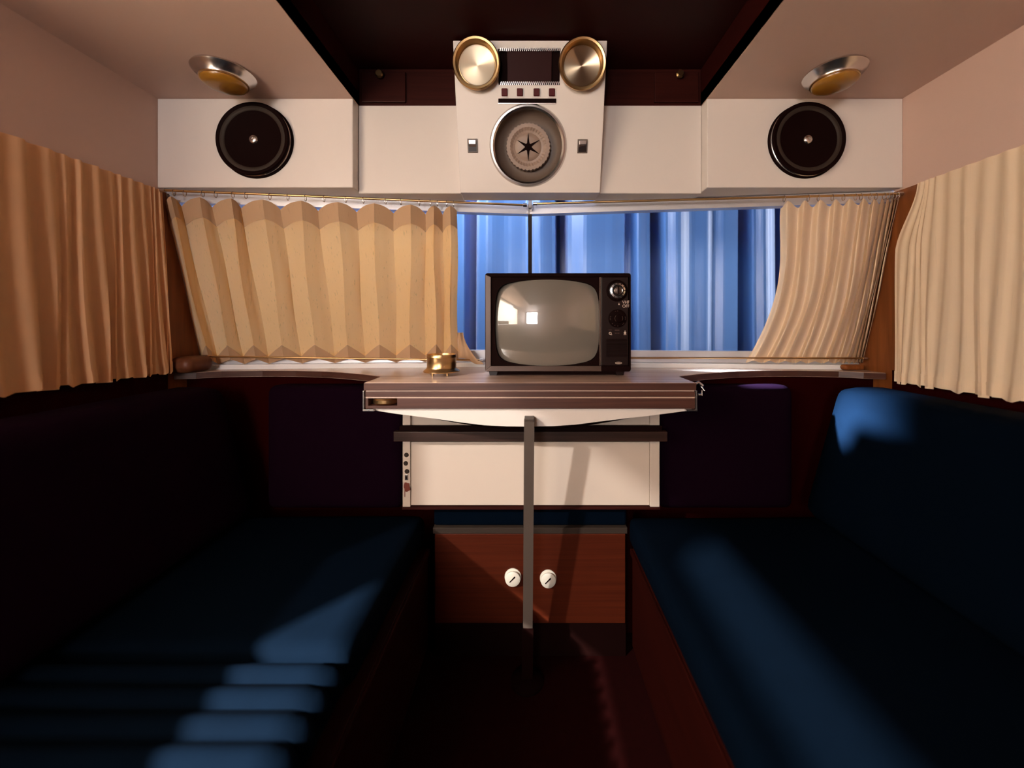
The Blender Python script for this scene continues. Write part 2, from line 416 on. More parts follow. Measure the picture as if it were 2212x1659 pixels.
# display
dm = CM(1143, 144)
B(dm).box(-.084, .084, -.043, .041, -.0115, -.006, .001).build('display_surround', M_blackmatt, con)
B(dm).box(-.060, .062, -.041, .040, -.006, -.002, .001).build('display_window', M_roofdark, con)
for py, nm in ((107.5, 'knurled_strip'), (180.5, 'knurled_strip')):
    b = B(CM(1143, py))
    for k in range(30):
        x = -.080+k*.0055
        b.prism([(x, -.004), (x+.0025, -.004), (x+.0047, .004), (x+.0022, .004)], .0002, .003, 'Z')
    b.build(nm, M_steel, con)
for px in (1090, 1123, 1159, 1192):
    fr_ = B(CM(px, 200)).box(-.0115, .0115, -.0125, .0125, .0001, .0012, .0005).build('push_button', M_white, con)
    B(CM(px, 200)).box(-.0085, .0085, -.0098, .0098, .0012, .005, .002).build('button_cap', M_red, fr_)
b = B(CM(1139, 218)); b.box(-.081, .081, -.0058, .0058, .0001, .0025, .001); b.build('slot_bar', M_blackmatt, con)
b = B(CM(1139, 218)); b.box(-.081, .081, -.0076, -.0060, .0001, .003); b.build('slot_trim', M_steel, con)
# brass spotlights
for px, py in ((1031, 143), (1256, 144)):
    Mx = CM(px, py); c = Mx.translation
    R0 = .0640
    s1 = B().lathe([(R0-.006, 0), (R0-.003, .004), (R0-.001, .016), (R0, .024), (R0-.003, .028), (R0-.008, .027), (R0-.012, .020), (R0-.014, .006), (R0-.014, .004), (0, .004)], c, ndir, 64).build('spotlight', M_brass, con, True)
    b = B(); b.lathe([(0, .0050), (.046, .0060), (.0485, .0072), (.0490, .0045)], c, ndir, 64)
    disc = b.build('spotlight_disc', M_brassb, s1, True)
# brushed radial disc material
m, N, L, P = nt('radial_brushed_brass'); P.inputs['Base Color'].default_value = (.50, .40, .285, 1); P.inputs['Metallic'].default_value = 1; P.inputs['Roughness'].default_value = .36
P.inputs['Anisotropic'].default_value = .95; P.inputs['Anisotropic Rotation'].default_value = .25
tg = N.new('ShaderNodeTangent'); tg.direction_type = 'RADIAL'; tg.axis = 'Y'; L.new(tg.outputs[0], P.inputs['Tangent']); M_radial = m
for o in con.children:
    if o.name.startswith('spotlight'):
        for c_ in o.children:
            # give the disc its own origin at its centre so that the brushing runs around it
            me = c_.data; ctr = sum((v.co for v in me.vertices), Vector())/len(me.vertices)
            R = ndir.rotation_difference(Vector((0, 1, 0))).to_matrix().to_4x4()
            me.transform(R @ Matrix.Translation(-ctr)); c_.matrix_local = Matrix.Translation(ctr) @ R.inverted()
            me.materials[0] = M_radial
# round vent
vc = VC.translation
ring = B().lathe([(.097, -.006), (.097, .003), (.102, .0065), (.107, .006), (.1115, .0002), (.104, .0001)], vc, ndir, 72).build('round_air_outlet', M_steel, con, True)
B().lathe([(.0995, .001), (.098, -.010), (.094, -.022), (.083, -.033), (.066, -.036), (0, -.0365)], vc, ndir, 72).build('bowl', M_vent, ring, True)
c2 = VC @ Vector((0, 0, 0))
b = B(); b.lathe([(.0, -.018), (.030, -.018), (.044, -.016), (.052, -.012), (.062, -.012), (.064, -.020), (.064, -.0355)], vc-vdir*.0, ndir, 144, teeth=lambda k: 1.0+(.028 if k % 4 < 2 else 0))
b.build('ribbed_insert', M_ventc, ring)
B().lathe([(0, -.0135), (.026, -.0145), (.038, -.0165), (.040, -.0185)], vc, ndir, 64).build('centre_disc', M_ventc, ring, True)
b = B(VC)
pts = []
for k in range(12):
    a = PI/2+k*PI/6; r = (.037 if k % 2 == 0 else .0085); pts.append((r*math.cos(a), r*math.sin(a)))
b.prism(pts, -.0165, -.0128, 'Z'); b.build('star_dark_fill', M_blackmatt, ring)  # solid star; the darkness of a hole is put into its colour
B(VC).lathe([(0, -.011), (.0095, -.0115), (.0105, -.0128)], (0, 0, 0), (0, 0, 1), 24).build('hub', M_blackmatt, ring, True)
# rocker switches
for px, py in ((1021, 315), (1258, 316)):
    Ms = CM(px, py)
    sw = B(Ms).box(-.0145, .0145, -.0185, .0185, .0001, .003, .001).build('rocker_switch', M_vent, con)
    B(Ms).box(-.0115, .0115, -.016, .0085, .003, .0036).build('recess', M_black, sw)
    B(Ms).prism([(-.004, .003), (.013, .003), (.014, .0075), (.004, .0085)], -.010, .010, 'X', .001).build('rocker', M_steel, sw)

# ------------------------------------------------------------------ round vents on the lockers
def make_vent(px, py, label, grp):
    c = at(px, py, YF)
    t = thing('round_vent', label, 'vent', c, grp)
    B().lathe([(.098, 0), (.1085, .0002), (.1085, .004), (.104, .0065), (.098, .006)], c, (0, -1, 0), 72).build('mounting_ring', M_blackmatt, t, True)
    B().lathe([(.094, .001), (.1045, .0065), (.1045, .010), (.101, .0125), (.094, .0125)], c, (0, -1, 0), 72).build('chrome_ring', M_steel, t, True)
    cov = B().lathe([(.070, .004), (.096, .012), (.1045, .0145), (.1060, .019), (.1035, .0225), (.098, .0225), (.094, .020)], c, (0, -1, 0), 72).build('cover', M_blackmatt, t, True)
    B().lathe([(.0945, .0198), (.0885, .0205), (.0835, .0190), (.0820, .0170)], c, (0, -1, 0), 72).build('grey_ring', M_ringgrey, cov, True)
    B().lathe([(.083, .0172), (.060, .0135), (.030, .0120), (0, .0120)], c, (0, -1, 0), 72).build('dish', M_blackmatt, cov, True)
    B().lathe([(.0135, .0118), (.0130, .0155), (.0100, .0185), (.0045, .0195), (.0040, .0172), (0, .0170)], c, (0, -1, 0), 32).build('centre_bolt', M_steel, cov, True)
    return t
v1 = make_vent(555, 306, 'round black vent with chrome ring on the left overhead locker', 'round vents on the lockers')
v2 = copy_tree(v1); v2['label'] = 'round black vent with chrome ring on the right overhead locker'; v2.location = at(1738, 306, YF)
v2.rotation_euler = (0, math.radians(150), 0)

# ------------------------------------------------------------------ ceiling lamps
def make_lamp(X, Y, label, grp):
    c = Vector((X, Y, ZC)); d = (0, 0, -1)
    t = thing('ceiling_lamp', label, 'ceiling lamp', c, grp)
    B().lathe([(0, .0002), (.050, .0002), (.069, .002), (.071, .006), (.066, .012), (.056, .020), (.054, .026), (.050, .026), (0, .024)], c, d, 64).build('chrome_base', M_steel, t, True)
    B().lathe([(.0505, .024), (.0505, .030), (.047, .036), (.036, .041), (.020, .0435), (0, .0442)], c, d, 64).build('amber_lens', M_amber, t, True)
    B().lathe([(.0535, .0255), (.0535, .029), (.0512, .0295), (.0506, .0255)], c, d, 64).build('lens_rim', M_brass, t, True)
    return t
l1 = make_lamp(-.800, 1.030, 'round chrome ceiling lamp with amber lens on the left ceiling panel', 'ceiling lamps')
l2 = copy_tree(l1); l2['label'] = 'round chrome ceiling lamp with amber lens on the right ceiling panel'; l2.location = (.796, 1.030, ZC)

# ------------------------------------------------------------------ curtains
def interp(kn, s):
    for a, b in zip(kn, kn[1:]):
        if s <= b[0]: 
            t = (s-a[0])/(b[0]-a[0]) if b[0] > a[0] else 0
            return a, b, t
    return kn[-2], kn[-1], 1.0
def smooth(t): return t*t*(3-2*t)

# front left: pleated, held between an upper and a lower rail
KN = [(350,436,0),(366,452,1),(386,469,0),(429,497,1),(453,526,0),(497,552,1),(516,579,0),(565,613,1),(602,651,0),(649,682,1),(684,722,0),
      (728,753,1),(768,788,0),(807,820,1),(848,855,0),(886,886,1),(918,918,0),(937,942,1),(955,958,0),(972,975,1),(986,990,.3)]
nk = len(KN)-1
OFF0 = .016
def fl(u, v, lift=0.0):
    i = min(int(u*nk), nk-1); t = u*nk-i; a, b = KN[i], KN[i+1]
    tt = t
    r = a[2]*(1-tt)+b[2]*tt
    r = r+.10*math.sin(PI*r)*(.5-abs(t-.5))
    pt = a[0]*(1-t)+b[0]*t; pb = a[1]*(1-t)+b[1]*t
    dep = OFF0+.003+r*.030
    Xt = solveX(pt, Ytop, dep); Xb = solveX(pb, Ybot, dep)
    zt = 1.352-.019*(1-r)**2.2; zb = .8655-.019*(1-r)
    wob = .004*math.sin(v*5+i*1.7)*math.sin(PI*v)
    z = zt*(1-v)+zb*v
    tw = (ZT-z)/(ZT-ZB)
    X = Xt*(1-v)+Xb*v+wob
    Y = Ytop(X)*(1-tw)+Ybot(X)*tw-dep-lift-.004*math.sin(PI*v)*r
    return (X, Y, z)
ct = thing('curtain', 'cream pleated curtain with scalloped hem across the left half of the front window', 'curtain', (-.65, 1.25, .85))
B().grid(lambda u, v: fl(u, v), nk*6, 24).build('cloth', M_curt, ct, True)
def hem_top(u, v): return fl(u, v*.115, .0012)
def hem_bot(u, v):
    i = min(int(u*nk), nk-1); t = u*nk-i; r = KN[i][2]*(1-t)+KN[i+1][2]*t
    v0 = .905+.045*(1-r); return fl(u, v0+(1-v0)*v, .0012)
B().grid(hem_top, nk*6, 4).build('hem', M_hem, ct, True)
B().grid(hem_bot, nk*6, 4).build('hem', M_hem, ct, True)
# trailing lower corner of the cloth lying on the sill
def tail(u, v):
    p = fl(1.0, .80+.2*v); X = p[0]+u*(.02+.075*v**1.5); 
    return (X, p[1]-.004-.05*u*v+.006*math.sin(9*u+4*v), p[2]+(.010 if v > .9 else 0)+.004*math.sin(7*u)*v-.02*u*v)
B().grid(tail, 12, 12).build('trailing_corner', M_hem, ct, True)

# front right: gathered
random.seed(3)
nf = 12
tops = [1690]; bots = [1612]
wd = [46,38,44,34,40,30,24,15,13,9,8,6]
sw_ = sum(wd)
for x in wd: tops.append(tops[-1]+x*(1948-1690)/sw_); bots.append(bots[-1]+x*(1868-1612)/sw_)
KR = []
for i in range(len(tops)):
    KR.append((tops[i], bots[i], 0))
    if i < len(tops)-1: KR.append((tops[i]+(tops[i+1]-tops[i])*.38, bots[i]+(bots[i+1]-bots[i])*.42, 1))
nr = len(KR)-1
def frt(u, v):
    i = min(int(u*nr), nr-1); t = u*nr-i; a, b = KR[i], KR[i+1]
    r = a[2]*(1-smooth(t))+b[2]*smooth(t)
    pt = a[0]*(1-t)+b[0]*t; pb = a[1]*(1-t)+b[1]*t
    dep = OFF0+.003+r*.030
    Xt = solveX(pt, Ytop, dep); Xb = solveX(pb, Ybot, dep)
    zt = 1.349-.013*(1-r)*(1-.5*u); zb = .858-.010*(1-r)
    z = zt*(1-v)+zb*v; tw = (ZT-z)/(ZT-ZB)
    X = Xt*(1-v)+Xb*v+.045*math.sin(PI*v**1.2)*(1-u)**1.5+.003*math.sin(6*v+i)*math.sin(PI*v)
    Y = Ytop(X)*(1-tw)+Ybot(X)*tw-dep
    return (X, Y, z)
ct2 = thing('curtain', 'cream curtain gathered towards the right end of the front window', 'curtain', (.85, 1.25, .85))
B().grid(frt, nr*8, 26).build('cloth', M_curtR, ct2, True)

# side curtains
def side_knots(y0, y1, w0, w1, seed, shrink=1.0):
    random.seed(seed); k = []; y = y0; s_ = 0
    while y < y1:
        k.append((y, s_+random.uniform(-.28, .18)*(1 if s_ else -1)*-1 if False else s_*random.uniform(.6, 1.0)+(1-s_)*random.uniform(0, .3)))
        f = (y-y0)/(y1-y0); y += (w0*(1-f)+w1*f)*random.uniform(.55, 1.5); s_ = 1-s_
    k.append((y1, .5)); return k
def side_curtain(sgn, y0, y1, zt, zb, kn, amp, base, mat, label, edge=None):
    t_ = thing('curtain', label, 'curtain', (sgn*(HW-.05), (y0+y1)/2, zb))
    n = len(kn)-1
    def f(u, v):
        i = min(int(u*n), n-1); t = u*n-i; a, b = kn[i], kn[i+1]; tt = smooth(t)
        r = a[1]*(1-tt)+b[1]*tt; y = a[0]*(1-t)+b[0]*t
        dep = base+amp*(1-.45*u)*r*(.55+.45*v)+.012*v
        y += .012*math.sin(v*3+i*.9)*v
        if edge: y += edge(u, v)
        z = zt*(1-v)+(zb+.004*math.sin(i*2.1))*v
        return (sgn*(HW-.006-dep), y, z)
    B().grid(f, n*7, 26).build('cloth', mat, t_, True)
    def fh(u, v):
        p = f(u, .945+.055*v); return (p[0]-sgn*.0012, p[1], p[2])
    B().grid(fh, n*7, 3).build('hem', mat, t_, True)
    return t_
kl = side_knots(.335, 1.15, .050, .0060, 11)
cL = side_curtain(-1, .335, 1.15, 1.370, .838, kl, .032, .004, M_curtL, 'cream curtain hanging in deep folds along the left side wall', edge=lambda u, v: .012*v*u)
kr = side_knots(-.30, 1.15, .028, .013, 5)
cR = side_curtain(1, -.30, 1.15, 1.370, .812, kr, .015, .008, M_curtR, 'cream curtain, lit tone in its colour, hanging along the right side wall', edge=lambda u, v: -.060*max(0, u-.86)/.14*(1-smooth(min(1, v/.33)))+.006*v)

# curtain rails
def rail(name, label, p0, p1, r=.0035, mat=M_brass, hooks=None):
    p0, p1 = Vector(p0), Vector(p1)
    t = thing(name, label, 'curtain rail', (p0+p1)/2)
    B().tube([p0.lerp(p1, k/10) for k in range(11)], r, 12).build('rod', mat, t, True)
    for e in (p0, p1):
        B().lathe([(0, -.006), (r*1.7, -.006), (r*1.7, .006), (0, .006)], e, p1-p0, 16).build('end_bracket', M_steel, t, True)
    if hooks:
        proto = None
        for h in hooks:
            c = p0.lerp(p1, h)
            if proto is None:
                b = B(); b.tube([c+Vector((0, math.cos(a)*.0058, math.sin(a)*.0095-.0055)) for a in [2*PI*k/14 for k in range(14)]], .0011, 6, True)
                proto = b.build('glide_ring', M_steel, t, True); pc = c.copy()
            else:
                q = proto.copy(); COL.objects.link(q); q.location = c-pc; q.parent = t
    return t
RO = .053
def rp(px, py, Yf):
    X = solveX(px, Yf, RO); return Vector((X, Yf(X)-RO, EYE.z-(py-CY)/F*(Yf(X)-RO)))
pl0 = rp(352, 411, Ytop); pl1 = rp(1134, 443, Ytop)
pl0 = Vector((pl0.x, pl0.y, pl0.z))
def frac(px, a, b, Yf):
    X = solveX(px, Yf, RO); return (X-a.x)/(b.x-a.x)
hk = [frac(px, pl0, pl1, Ytop) for px in (376,399,438,466,503,531,583,622,660,700,747,785,833,866,906,930,945,965,980)]
rail('curtain_rail', 'upper brass curtain rail above the left pleated curtain', pl0, pl1, hooks=hk)
pr0 = rp(1156, 440, Ytop); pr1 = rp(1945, 419, Ytop)
hk = [frac(px, pr0, pr1, Ytop) for px in (1694,1746,1768,1798,1822,1848,1860,1880,1892,1910,1918,1926,1934,1940)]
rail('curtain_rail', 'upper brass curtain rail above the bare glass and right curtain', pr0, pr1, hooks=hk)
q0 = rp(444, 770, Ybot); q1 = rp(1040, 778, Ybot)
rail('curtain_rail', 'lower brass curtain rail under the left pleated curtain', q0, q1, .0030)
q2 = rp(1240, 773, Ybot); q3 = rp(1868, 774, Ybot)
rail('curtain_rail', 'lower brass curtain rail under the bare glass and right curtain', q2, q3, .0030)
# side curtain track ends: slanting brass strip at the right corner
b = B(); p0 = at(1957, 425, 1.145); p1 = at(1950, 480, 1.165)
fr = b; bar(at(1951, 424, 1.170), at(1968, 482, 1.160), .016, .004)
tag(b.build('brass_strip', M_brass), 'short slanting brass strip in the top right window corner', 'strip')

# ------------------------------------------------------------------ blue drape outside the window
YD = 2.05
KD = [(-2300, 0), (-900, 0)]
KD = []
x = -1700
random.seed(21)
while x < 960: KD.append((x, random.choice((0, .09)) if False else (0.0 if len(KD) % 2 else random.uniform(.05, .1)))); x += random.uniform(30, 70)
KD += [(985,.07),(1008,.10),(1020,-.05),(1028,-.05),(1036,.08),(1060,.11),(1100,.07),(1136,.06),(1150,.085),(1165,.10),(1196,.07),(1204,-.06),(1216,-.07),(1224,.08),(1262,.12),(1310,.105),(1342,.09),
       (1352,.01),(1362,.02),(1372,.09),(1396,.075),(1405,-.06),(1416,-.07),(1426,.09),(1448,.12),(1482,.085),(1512,.10),(1530,.075),(1552,.10),(1578,.10),(1590,-.05),(1606,-.05),(1614,.08),(1632,.11),(1656,.08),(1668,-.04),(1680,-.04),(1690,.08)]
x = 1730; i = 0
while x < 3600: KD.append((x, (.1, .06, -.05)[i % 3]*random.uniform(.8, 1.1))); x += random.uniform(25, 60); i += 1
nd = len(KD)-1
def drape(u, v):
    i = min(int(u*nd), nd-1); t = u*nd-i; a, b_ = KD[i], KD[i+1]
    p = a[0]*(1-t)+b_[0]*t; d = a[1]*(1-smooth(t))+b_[1]*smooth(t)
    if d < 0: d *= 4.5
    return ((p-CX)/F*YD+.01*math.sin(3*v+i*.5)*v, YD-d*.8, 2.5-2.6*v)
tag(B().grid(drape, nd*5, 12).build('blue_drape', M_drape), 'tall blue drape hanging in folds outside the front window', 'drape')

# ------------------------------------------------------------------ worktop, sill
ZW = .831
def mirror(pts): return pts+[(-x, y) for x, y in reversed(pts)]
half = [(-1.085, 1.345), (-1.085, 1.20), (-1.03, 1.215), (-.98, 1.250), (-.86, 1.266), (-.75, 1.262), (-.66, 1.245), (-.58, 1.215), (-.50, 1.175), (-.455, 1.145), (-.430, 1.128), (-.421, 1.115), (-.421, 1.0)]
outline = mirror(half)
half_back = [(-1.085, 1.275)]
full = half[1:]+[(-x, y) for x, y in reversed(half[1:])]
back = [(1.085, 1.286), (0, 1.386), (-1.085, 1.286)]
wt = thing('worktop', 'walnut worktop and window shelf carrying the television', 'worktop', (0, 1.2, .811))
B().prism(full+back, .8112, ZW, 'Z', .0012).build('board', M_top, wt)
b = B()
fo = half[1:]; fo = fo+[(-x, y) for x, y in reversed(fo)]
fo = [(x*1.0, y) for x, y in fo]
inn = []
for (x, y) in fo: inn.append((x*(1.0), y-.0012))
for (p, q), (pi_, qi) in zip(zip(fo, fo[1:]), zip(inn, inn[1:])):
    dx, dy = q[0]-p[0], q[1]-p[1]; l = math.hypot(dx, dy); nx, ny = dy/l*.0015, -dx/l*.0015
    b.prism([(p[0], p[1]), (p[0]+nx, p[1]+ny), (q[0]+nx, q[1]+ny), (q[0], q[1])], .8122, ZW-.0012, 'Z')
b.build('edge_veneer', M_walnut, wt)
sl = B()
for s_ in (-1, 1):
    v = sl.prism([(s_*1.085, 1.2865), (0, 1.3865), (0, 1.455), (s_*1.085, 1.345)] if s_ > 0 else [(0, 1.3865), (s_*1.085, 1.2865), (s_*1.085, 1.345), (0, 1.455)], .808, .846, 'Z', .002)
tag(sl.build('window_sill', M_sill), 'bright white sill under the front window, lit from outside', 'window sill')

# ------------------------------------------------------------------ folding table under the worktop
ft = thing('folding_table', 'folded walnut flap table with pale apron and central metal leg below the worktop', 'table', (0, 1.05, 0))
B().box(-.4195, .4195, 1.001, 1.13, .7945, .8085, .0008).build('leaf', M_walnut, ft)
lo = B().box(-.4195, .4195, 1.001, 1.13, .7645, .7915, .0008).build('leaf', M_walnut, ft)
cut(lo, B().box(-.412, -.338, .98, 1.03, .772, .796))
B().box(-.4185, .4185, 1.003, 1.13, .8085, .8110).build('edge_line', M_lightline, ft)
B().box(-.4185, .4185, 1.0005, 1.13, .7915, .7943).build('edge_line', M_lightline, ft)
B().lathe([(0, 0), (.030, 0), (.034, .004), (.034, .012), (.030, .016), (0, .016)], (-.375, 1.030, .7735), (0, 0, 1), 32).build('finger_latch', M_brass, ft, True)
for s_ in (-1, 1):
    b = B().box(s_*.4205, s_*.4245, .997, 1.06, .762, .8105, .0006)
    b.box(s_*.396, s_*.4245, .997, 1.02, .7585, .7628, .0006)
    b.build('side_bracket', M_steel, ft)
# apron with a bowed lower edge
pts = [((px-CX)/F*1.01, EYE.z-(py-CY)/F*1.01) for px, py in ((806, 886), (850, 893), (900, 899.5), (950, 906), (1000, 913), (1045, 918.5), (1095, 921), (1145, 921.5), (1195, 920.5), (1245, 917), (1300, 910), (1350, 904), (1400, 898.5), (1450, 892), (1494, 886))]
B().prism([(pts[0][0], .7640)]+pts+[(pts[-1][0], .7640)], 1.010, 1.022, 'Y').build('apron', M_white, ft)
# chrome hook at the right end
b = B(); b.tube([(.4235, 1.02, .822), (.437, 1.02, .828), (.446, 1.018, .820), (.447, 1.016, .808), (.441, 1.015, .797), (.433, 1.015, .797)], .0045, 12)
b.build('hook', M_steel, ft, True)
# leg
def lerp(a, b_, t): return a+(b_-a)*t
legp0 = (0, .978, .742); legp1 = (-.004, 1.055, .175)
fr = B(); bar(Vector((-.002, .978, .741)), Vector((-.006, 1.060, .17)), .0255, .022); leg = fr.build('leg', M_leg, ft)
B().box(-.014, .0105, .982, 1.012, .727, .7445, .001).build('leg_hinge', M_leg, leg)
fr = B(); bar(Vector((-.006, 1.060, .17)), Vector((-.008, 1.078, .018)), .030, .026); fr.build('leg_shaded_end', M_blackmatt, leg)  # lower leg as a black part; its shade is put into the colour
B().lathe([(0, 0), (.045, 0), (.045, .006), (.020, .018), (0, .018)], (-.008, 1.078, .0005), (0, 0, 1), 32).build('foot', M_blackmatt, leg, True)

# ------------------------------------------------------------------ white cabinet
YC = 1.13
wc = thing('white_cabinet', 'low white cabinet under the worktop with a dark wooden rail across its front', 'cabinet', (0, 1.19, .45))
cb = B().box(-.366, .372, YC+.012, 1.248, .455, .809, .001).build('body', M_whitedim, wc)
B().box(-.366, -.344, YC, YC+.012, .455, .725, .001).build('stile', M_whitedim, wc)
B().box(.345, .372, YC, YC+.012, .455, .725, .001).build('stile', M_whitedim, wc)
B().box(-.343, -.010, YC+.004, YC+.0118, .458, .640, .001).build('door', M_whitedim, wc)
B().box(-.008, .344, YC+.004, YC+.0118, .458, .640, .001).build('door', M_whitedim, wc)
B().box(-.386, .388, YC-.020, YC-.001, .648, .676, .002).build('rail', M_railwood, wc)
B().box(-.372, .376, YC-.010, YC-.001, .676, .690, .001).build('channel', M_blackmatt, wc)
B().box(-.366, .372, YC-.004, YC+.012, .449, .455).build('bottom_edge', M_darkwood, wc)
# curved shadow behind the apron, modelled as a dark tube
b = B(); b.tube([Vector((-.32+.64*k/20, 1.115, .725-.04*math.sin(PI*k/20))) for k in range(21)], .004, 10)
b.build('curved_shadow', M_blackmatt, wc, True)
lt = B().box(-.3585, -.3505, YC-.004, YC-.0003, .533, .549, .0008).build('latch_plate', M_steel, wc)
B().box(-.3565, -.3525, YC-.0052, YC-.004, .5365, .5455).build('latch_hole', M_black, lt)
random.seed(4)
b = B(); pts = []
for k in range(16):
    a = 2*PI*k/16; r = .0105*random.uniform(.7, 1.25); pts.append((-.352+r*.85*math.cos(a), .512+r*1.5*math.sin(a)))
b.prism(pts, YC-.0030, YC-.0003, 'Y')
b.box(-.3605, -.3585, YC-.0012, YC-.0003, .484, .512)
b.build('red_tag', M_rust, wc)
b = B()
for zz, xx in ((.557, -.3535), (.580, -.357), (.604, -.355)):
    b.lathe([(0, 0), (.0068, 0), (.005, .002), (0, .002)], (xx, YC-.0003, zz), (0, -1, 0), 12)
b.build('screw_heads', M_ringgrey, wc)

# ------------------------------------------------------------------ wooden cabinet with two doors
kc = thing('wooden_cabinet', 'low brown wooden cabinet with two doors and cream round locks on the floor', 'cabinet', (0, 1.2, 0))
B().box(-.282, .2825, YC+.030, 1.248, 0.0005, .370, .001).build('body', M_blackmatt, kc)
B().box(-.282, .2825, YC+.012, 1.248, .3715, .3885, .001).build('top_edge', M_ringgrey, kc)
dl = B().box(-.277, -.008, YC+.014, YC+.029, .110, .370, .0015).build('door', M_doorwood, kc)
dr = B().box(-.006, .277, YC+.014, YC+.029, .110, .370, .0015).build('door', M_doorwood, kc)
for px, py, d in ((1108, 1245, dl), (1184, 1248, dr)):
    c = at(px, py, YC+.014)
    kb = B().lathe([(.024, 0), (.024, .003), (.018, .004), (.016, .008), (.0215, .010), (.0215, .014), (.019, .0160), (0, .0166)], c, (0, -1, 0), 40).build('knob', M_knobwhite, d, True)
    Ms = Matrix.Translation(c+Vector((-.001, -.0166, .001))) @ Matrix.Rotation(math.radians(-45), 4, 'Y')
    B(Ms).prism([(-.011, -.0014), (.010, -.0022), (.012, 0), (.010, .0022), (-.011, .0014)], -.0004, .0012, 'Y').build('key_slot', M_blackmatt, kb)
tag(B().box(-.282, .2825, YC+.022, 1.248, .3895, .4485, .006).build('upholstered_strip', M_blue), 'narrow blue upholstered strip between white cabinet and wooden cabinet', 'cushion')

# ------------------------------------------------------------------ television
K = 1.13/F; YT = 1.13
tv = thing('television', 'small portable television with grey tube screen on the walnut worktop', 'television', (.08, 1.2, ZW))
x0, x1 = -.1290, .2895; z0, z1 = .8435, 1.1262
def rrect(cx, cz, hw, hh, r, n=8):
    pts = []
    for qx, qz, a0 in ((1, 1, 0), (-1, 1, PI/2), (-1, -1, PI), (1, -1, 3*PI/2)):
        for k in range(n+1):
            a = a0+PI/2*k/n; pts.append((cx+qx*(hw-r)+r*math.cos(a), cz+qz*(hh-r)+r*math.sin(a)))
    return pts
xc, zc = (x0+x1)/2, (z0+z1)/2
case = B().prism(rrect(xc, zc, (x1-x0)/2, (z1-z0)/2, .006), YT, YT+.20, 'Y', .0015).build('case', M_blackmatt, tv)
cut(case, B().box(x0+.016, x1+.01-.0145, YT-.02, YT+.05, z0+.016, z1-.010))
b = B(); b.prism([(x0+.001, z0+.001), (x0+.001, z1-.004), (x0+.0165, z1-.0115), (x0+.0165, z0+.0165)], YT-.0015, YT+.004, 'Y', .0008)
b.prism([(x0+.0012, z0+.001), (x0+.0167, z0+.0165), (x1-.085, z0+.0165), (x1-.085, z0+.001)], YT-.0015, YT+.004, 'Y', .0008)
b.build('lit_bevel_trim', M_bezel, tv)  # strips at left and bottom only: light on the bevels put into colour
b = B(); b.prism(rrect(xc, zc-.005, (x1-x0)/2-.03, (z1-z0)/2-.03, .02), YT+.2, YT+.235, 'Y', .008).build('back_cover', M_black, tv)
# inner black face
inf = B().box(x0+.0165, .200, YT+.004, YT+.045, z0+.0165, z1-.0105, .001).build('screen_surround', M_blackmatt, tv)
sx, sz, shw, shh = (1183-CX)*K, EYE.z-(697-CY)*K, .1525, .1250
def barrel(hw, hh):
    pts = []
    for k in range(96):
        a = 2*PI*(k+.5)/96; c_, s_ = math.cos(a), math.sin(a); m_ = (abs(c_)**9+abs(s_)**9)**(1/9)
        x, z = c_/m_, s_/m_
        pts.append((sx+hw*x*(1-.055*z*z), sz+hh*z*(1-.115*x*x)))
    return pts
bpy.context.view_layer.update()
cb_ = B(); cb_.prism(barrel(shw, shh), YT-.02, YT+.04, 'Y'); cut(inf, cb_)
fun = B()
A0, A1 = fun.vs([(x, YT+.004, z) for x, z in barrel(shw+.006, shh+.006)]), fun.vs([(x, YT+.014, z) for x, z in barrel(shw-.001, shh-.001)])
for k in range(96): fun.bm.faces.new([A0[k], A0[(k+1) % 96], A1[(k+1) % 96], A1[k]])
fun.build('screen_lip', M_blackmatt, inf, True)
# convex tube
sb = B(); rings = []
P0 = barrel(1, 1)
for j in range(17):
    f_ = j/16; ring_ = []
    for k in range(96):
        x = (P0[k][0]-sx)*f_*(shw-.0005); z = (P0[k][1]-sz)*f_*(shh-.0005)
        dd = (x*x+z*z)/(2*.42)
        ring_.append((sx+x, YT-.012+dd+.0, sz+z))
    rings.append(sb.vs(ring_) if j else sb.vs([(sx, YT-.012, sz)]))
for j in range(1, 17):
    for k in range(96):
        if j == 1: sb.bm.faces.new([rings[0][0], rings[1][k], rings[1][(k+1) % 96]])
        else: sb.bm.faces.new([rings[j-1][k], rings[j][k], rings[j][(k+1) % 96], rings[j-1][(k+1) % 96]])
sb.build('screen', M_screen, tv, True)
# control panel
cp = B().box(.2045, x1-.0065, YT+.001, YT+.045, z0+.0165, z1-.0105, .002).build('control_panel', M_black, tv)
B().box(.2002, .2043, YT+.002, YT+.045, z0+.0165, z1-.0105, .001).build('panel_trim', M_bezel, tv)
def P3(px, py): return at(px, py, YT+.001)
c = P3(1333, 628)
B().lathe([(.031, 0), (.030, .002), (.027, .003), (.026, .0015)], c, (0, -1, 0), 48).build('dial_well', M_blackmatt, cp, True)
kn_ = B().lathe([(.0235, .0005), (.0250, .004), (.0235, .008), (.017, .0095), (.016, .006), (0, .006)], c, (0, -1, 0), 60, teeth=lambda k: 1+(.03 if k % 2 else 0)).build('channel_knob', M_black, cp, True)
B().lathe([(.0225, .0078), (.0215, .0100), (.0165, .0112), (.0158, .0095)], c, (0, -1, 0), 48).build('chrome_dial', M_steel, kn_, True)
B().lathe([(.0115, .0060), (.0115, .017), (.0095, .0185), (0, .0185)], c, (0, -1, 0), 32).build('grip', M_bezel, kn_, True)
B().box(c.x-.0013, c.x+.0013, c.y-.020, c.y-.0184, c.z-.010, c.z+.010).build('pointer', M_blackmatt, kn_)
B().lathe([(.0098, .0180), (.0115, .0190), (.0127, .0170), (.0115, .0160)], c, (0, -1, 0), 32).build('grip_rim', M_steel, kn_, True)
b = B()
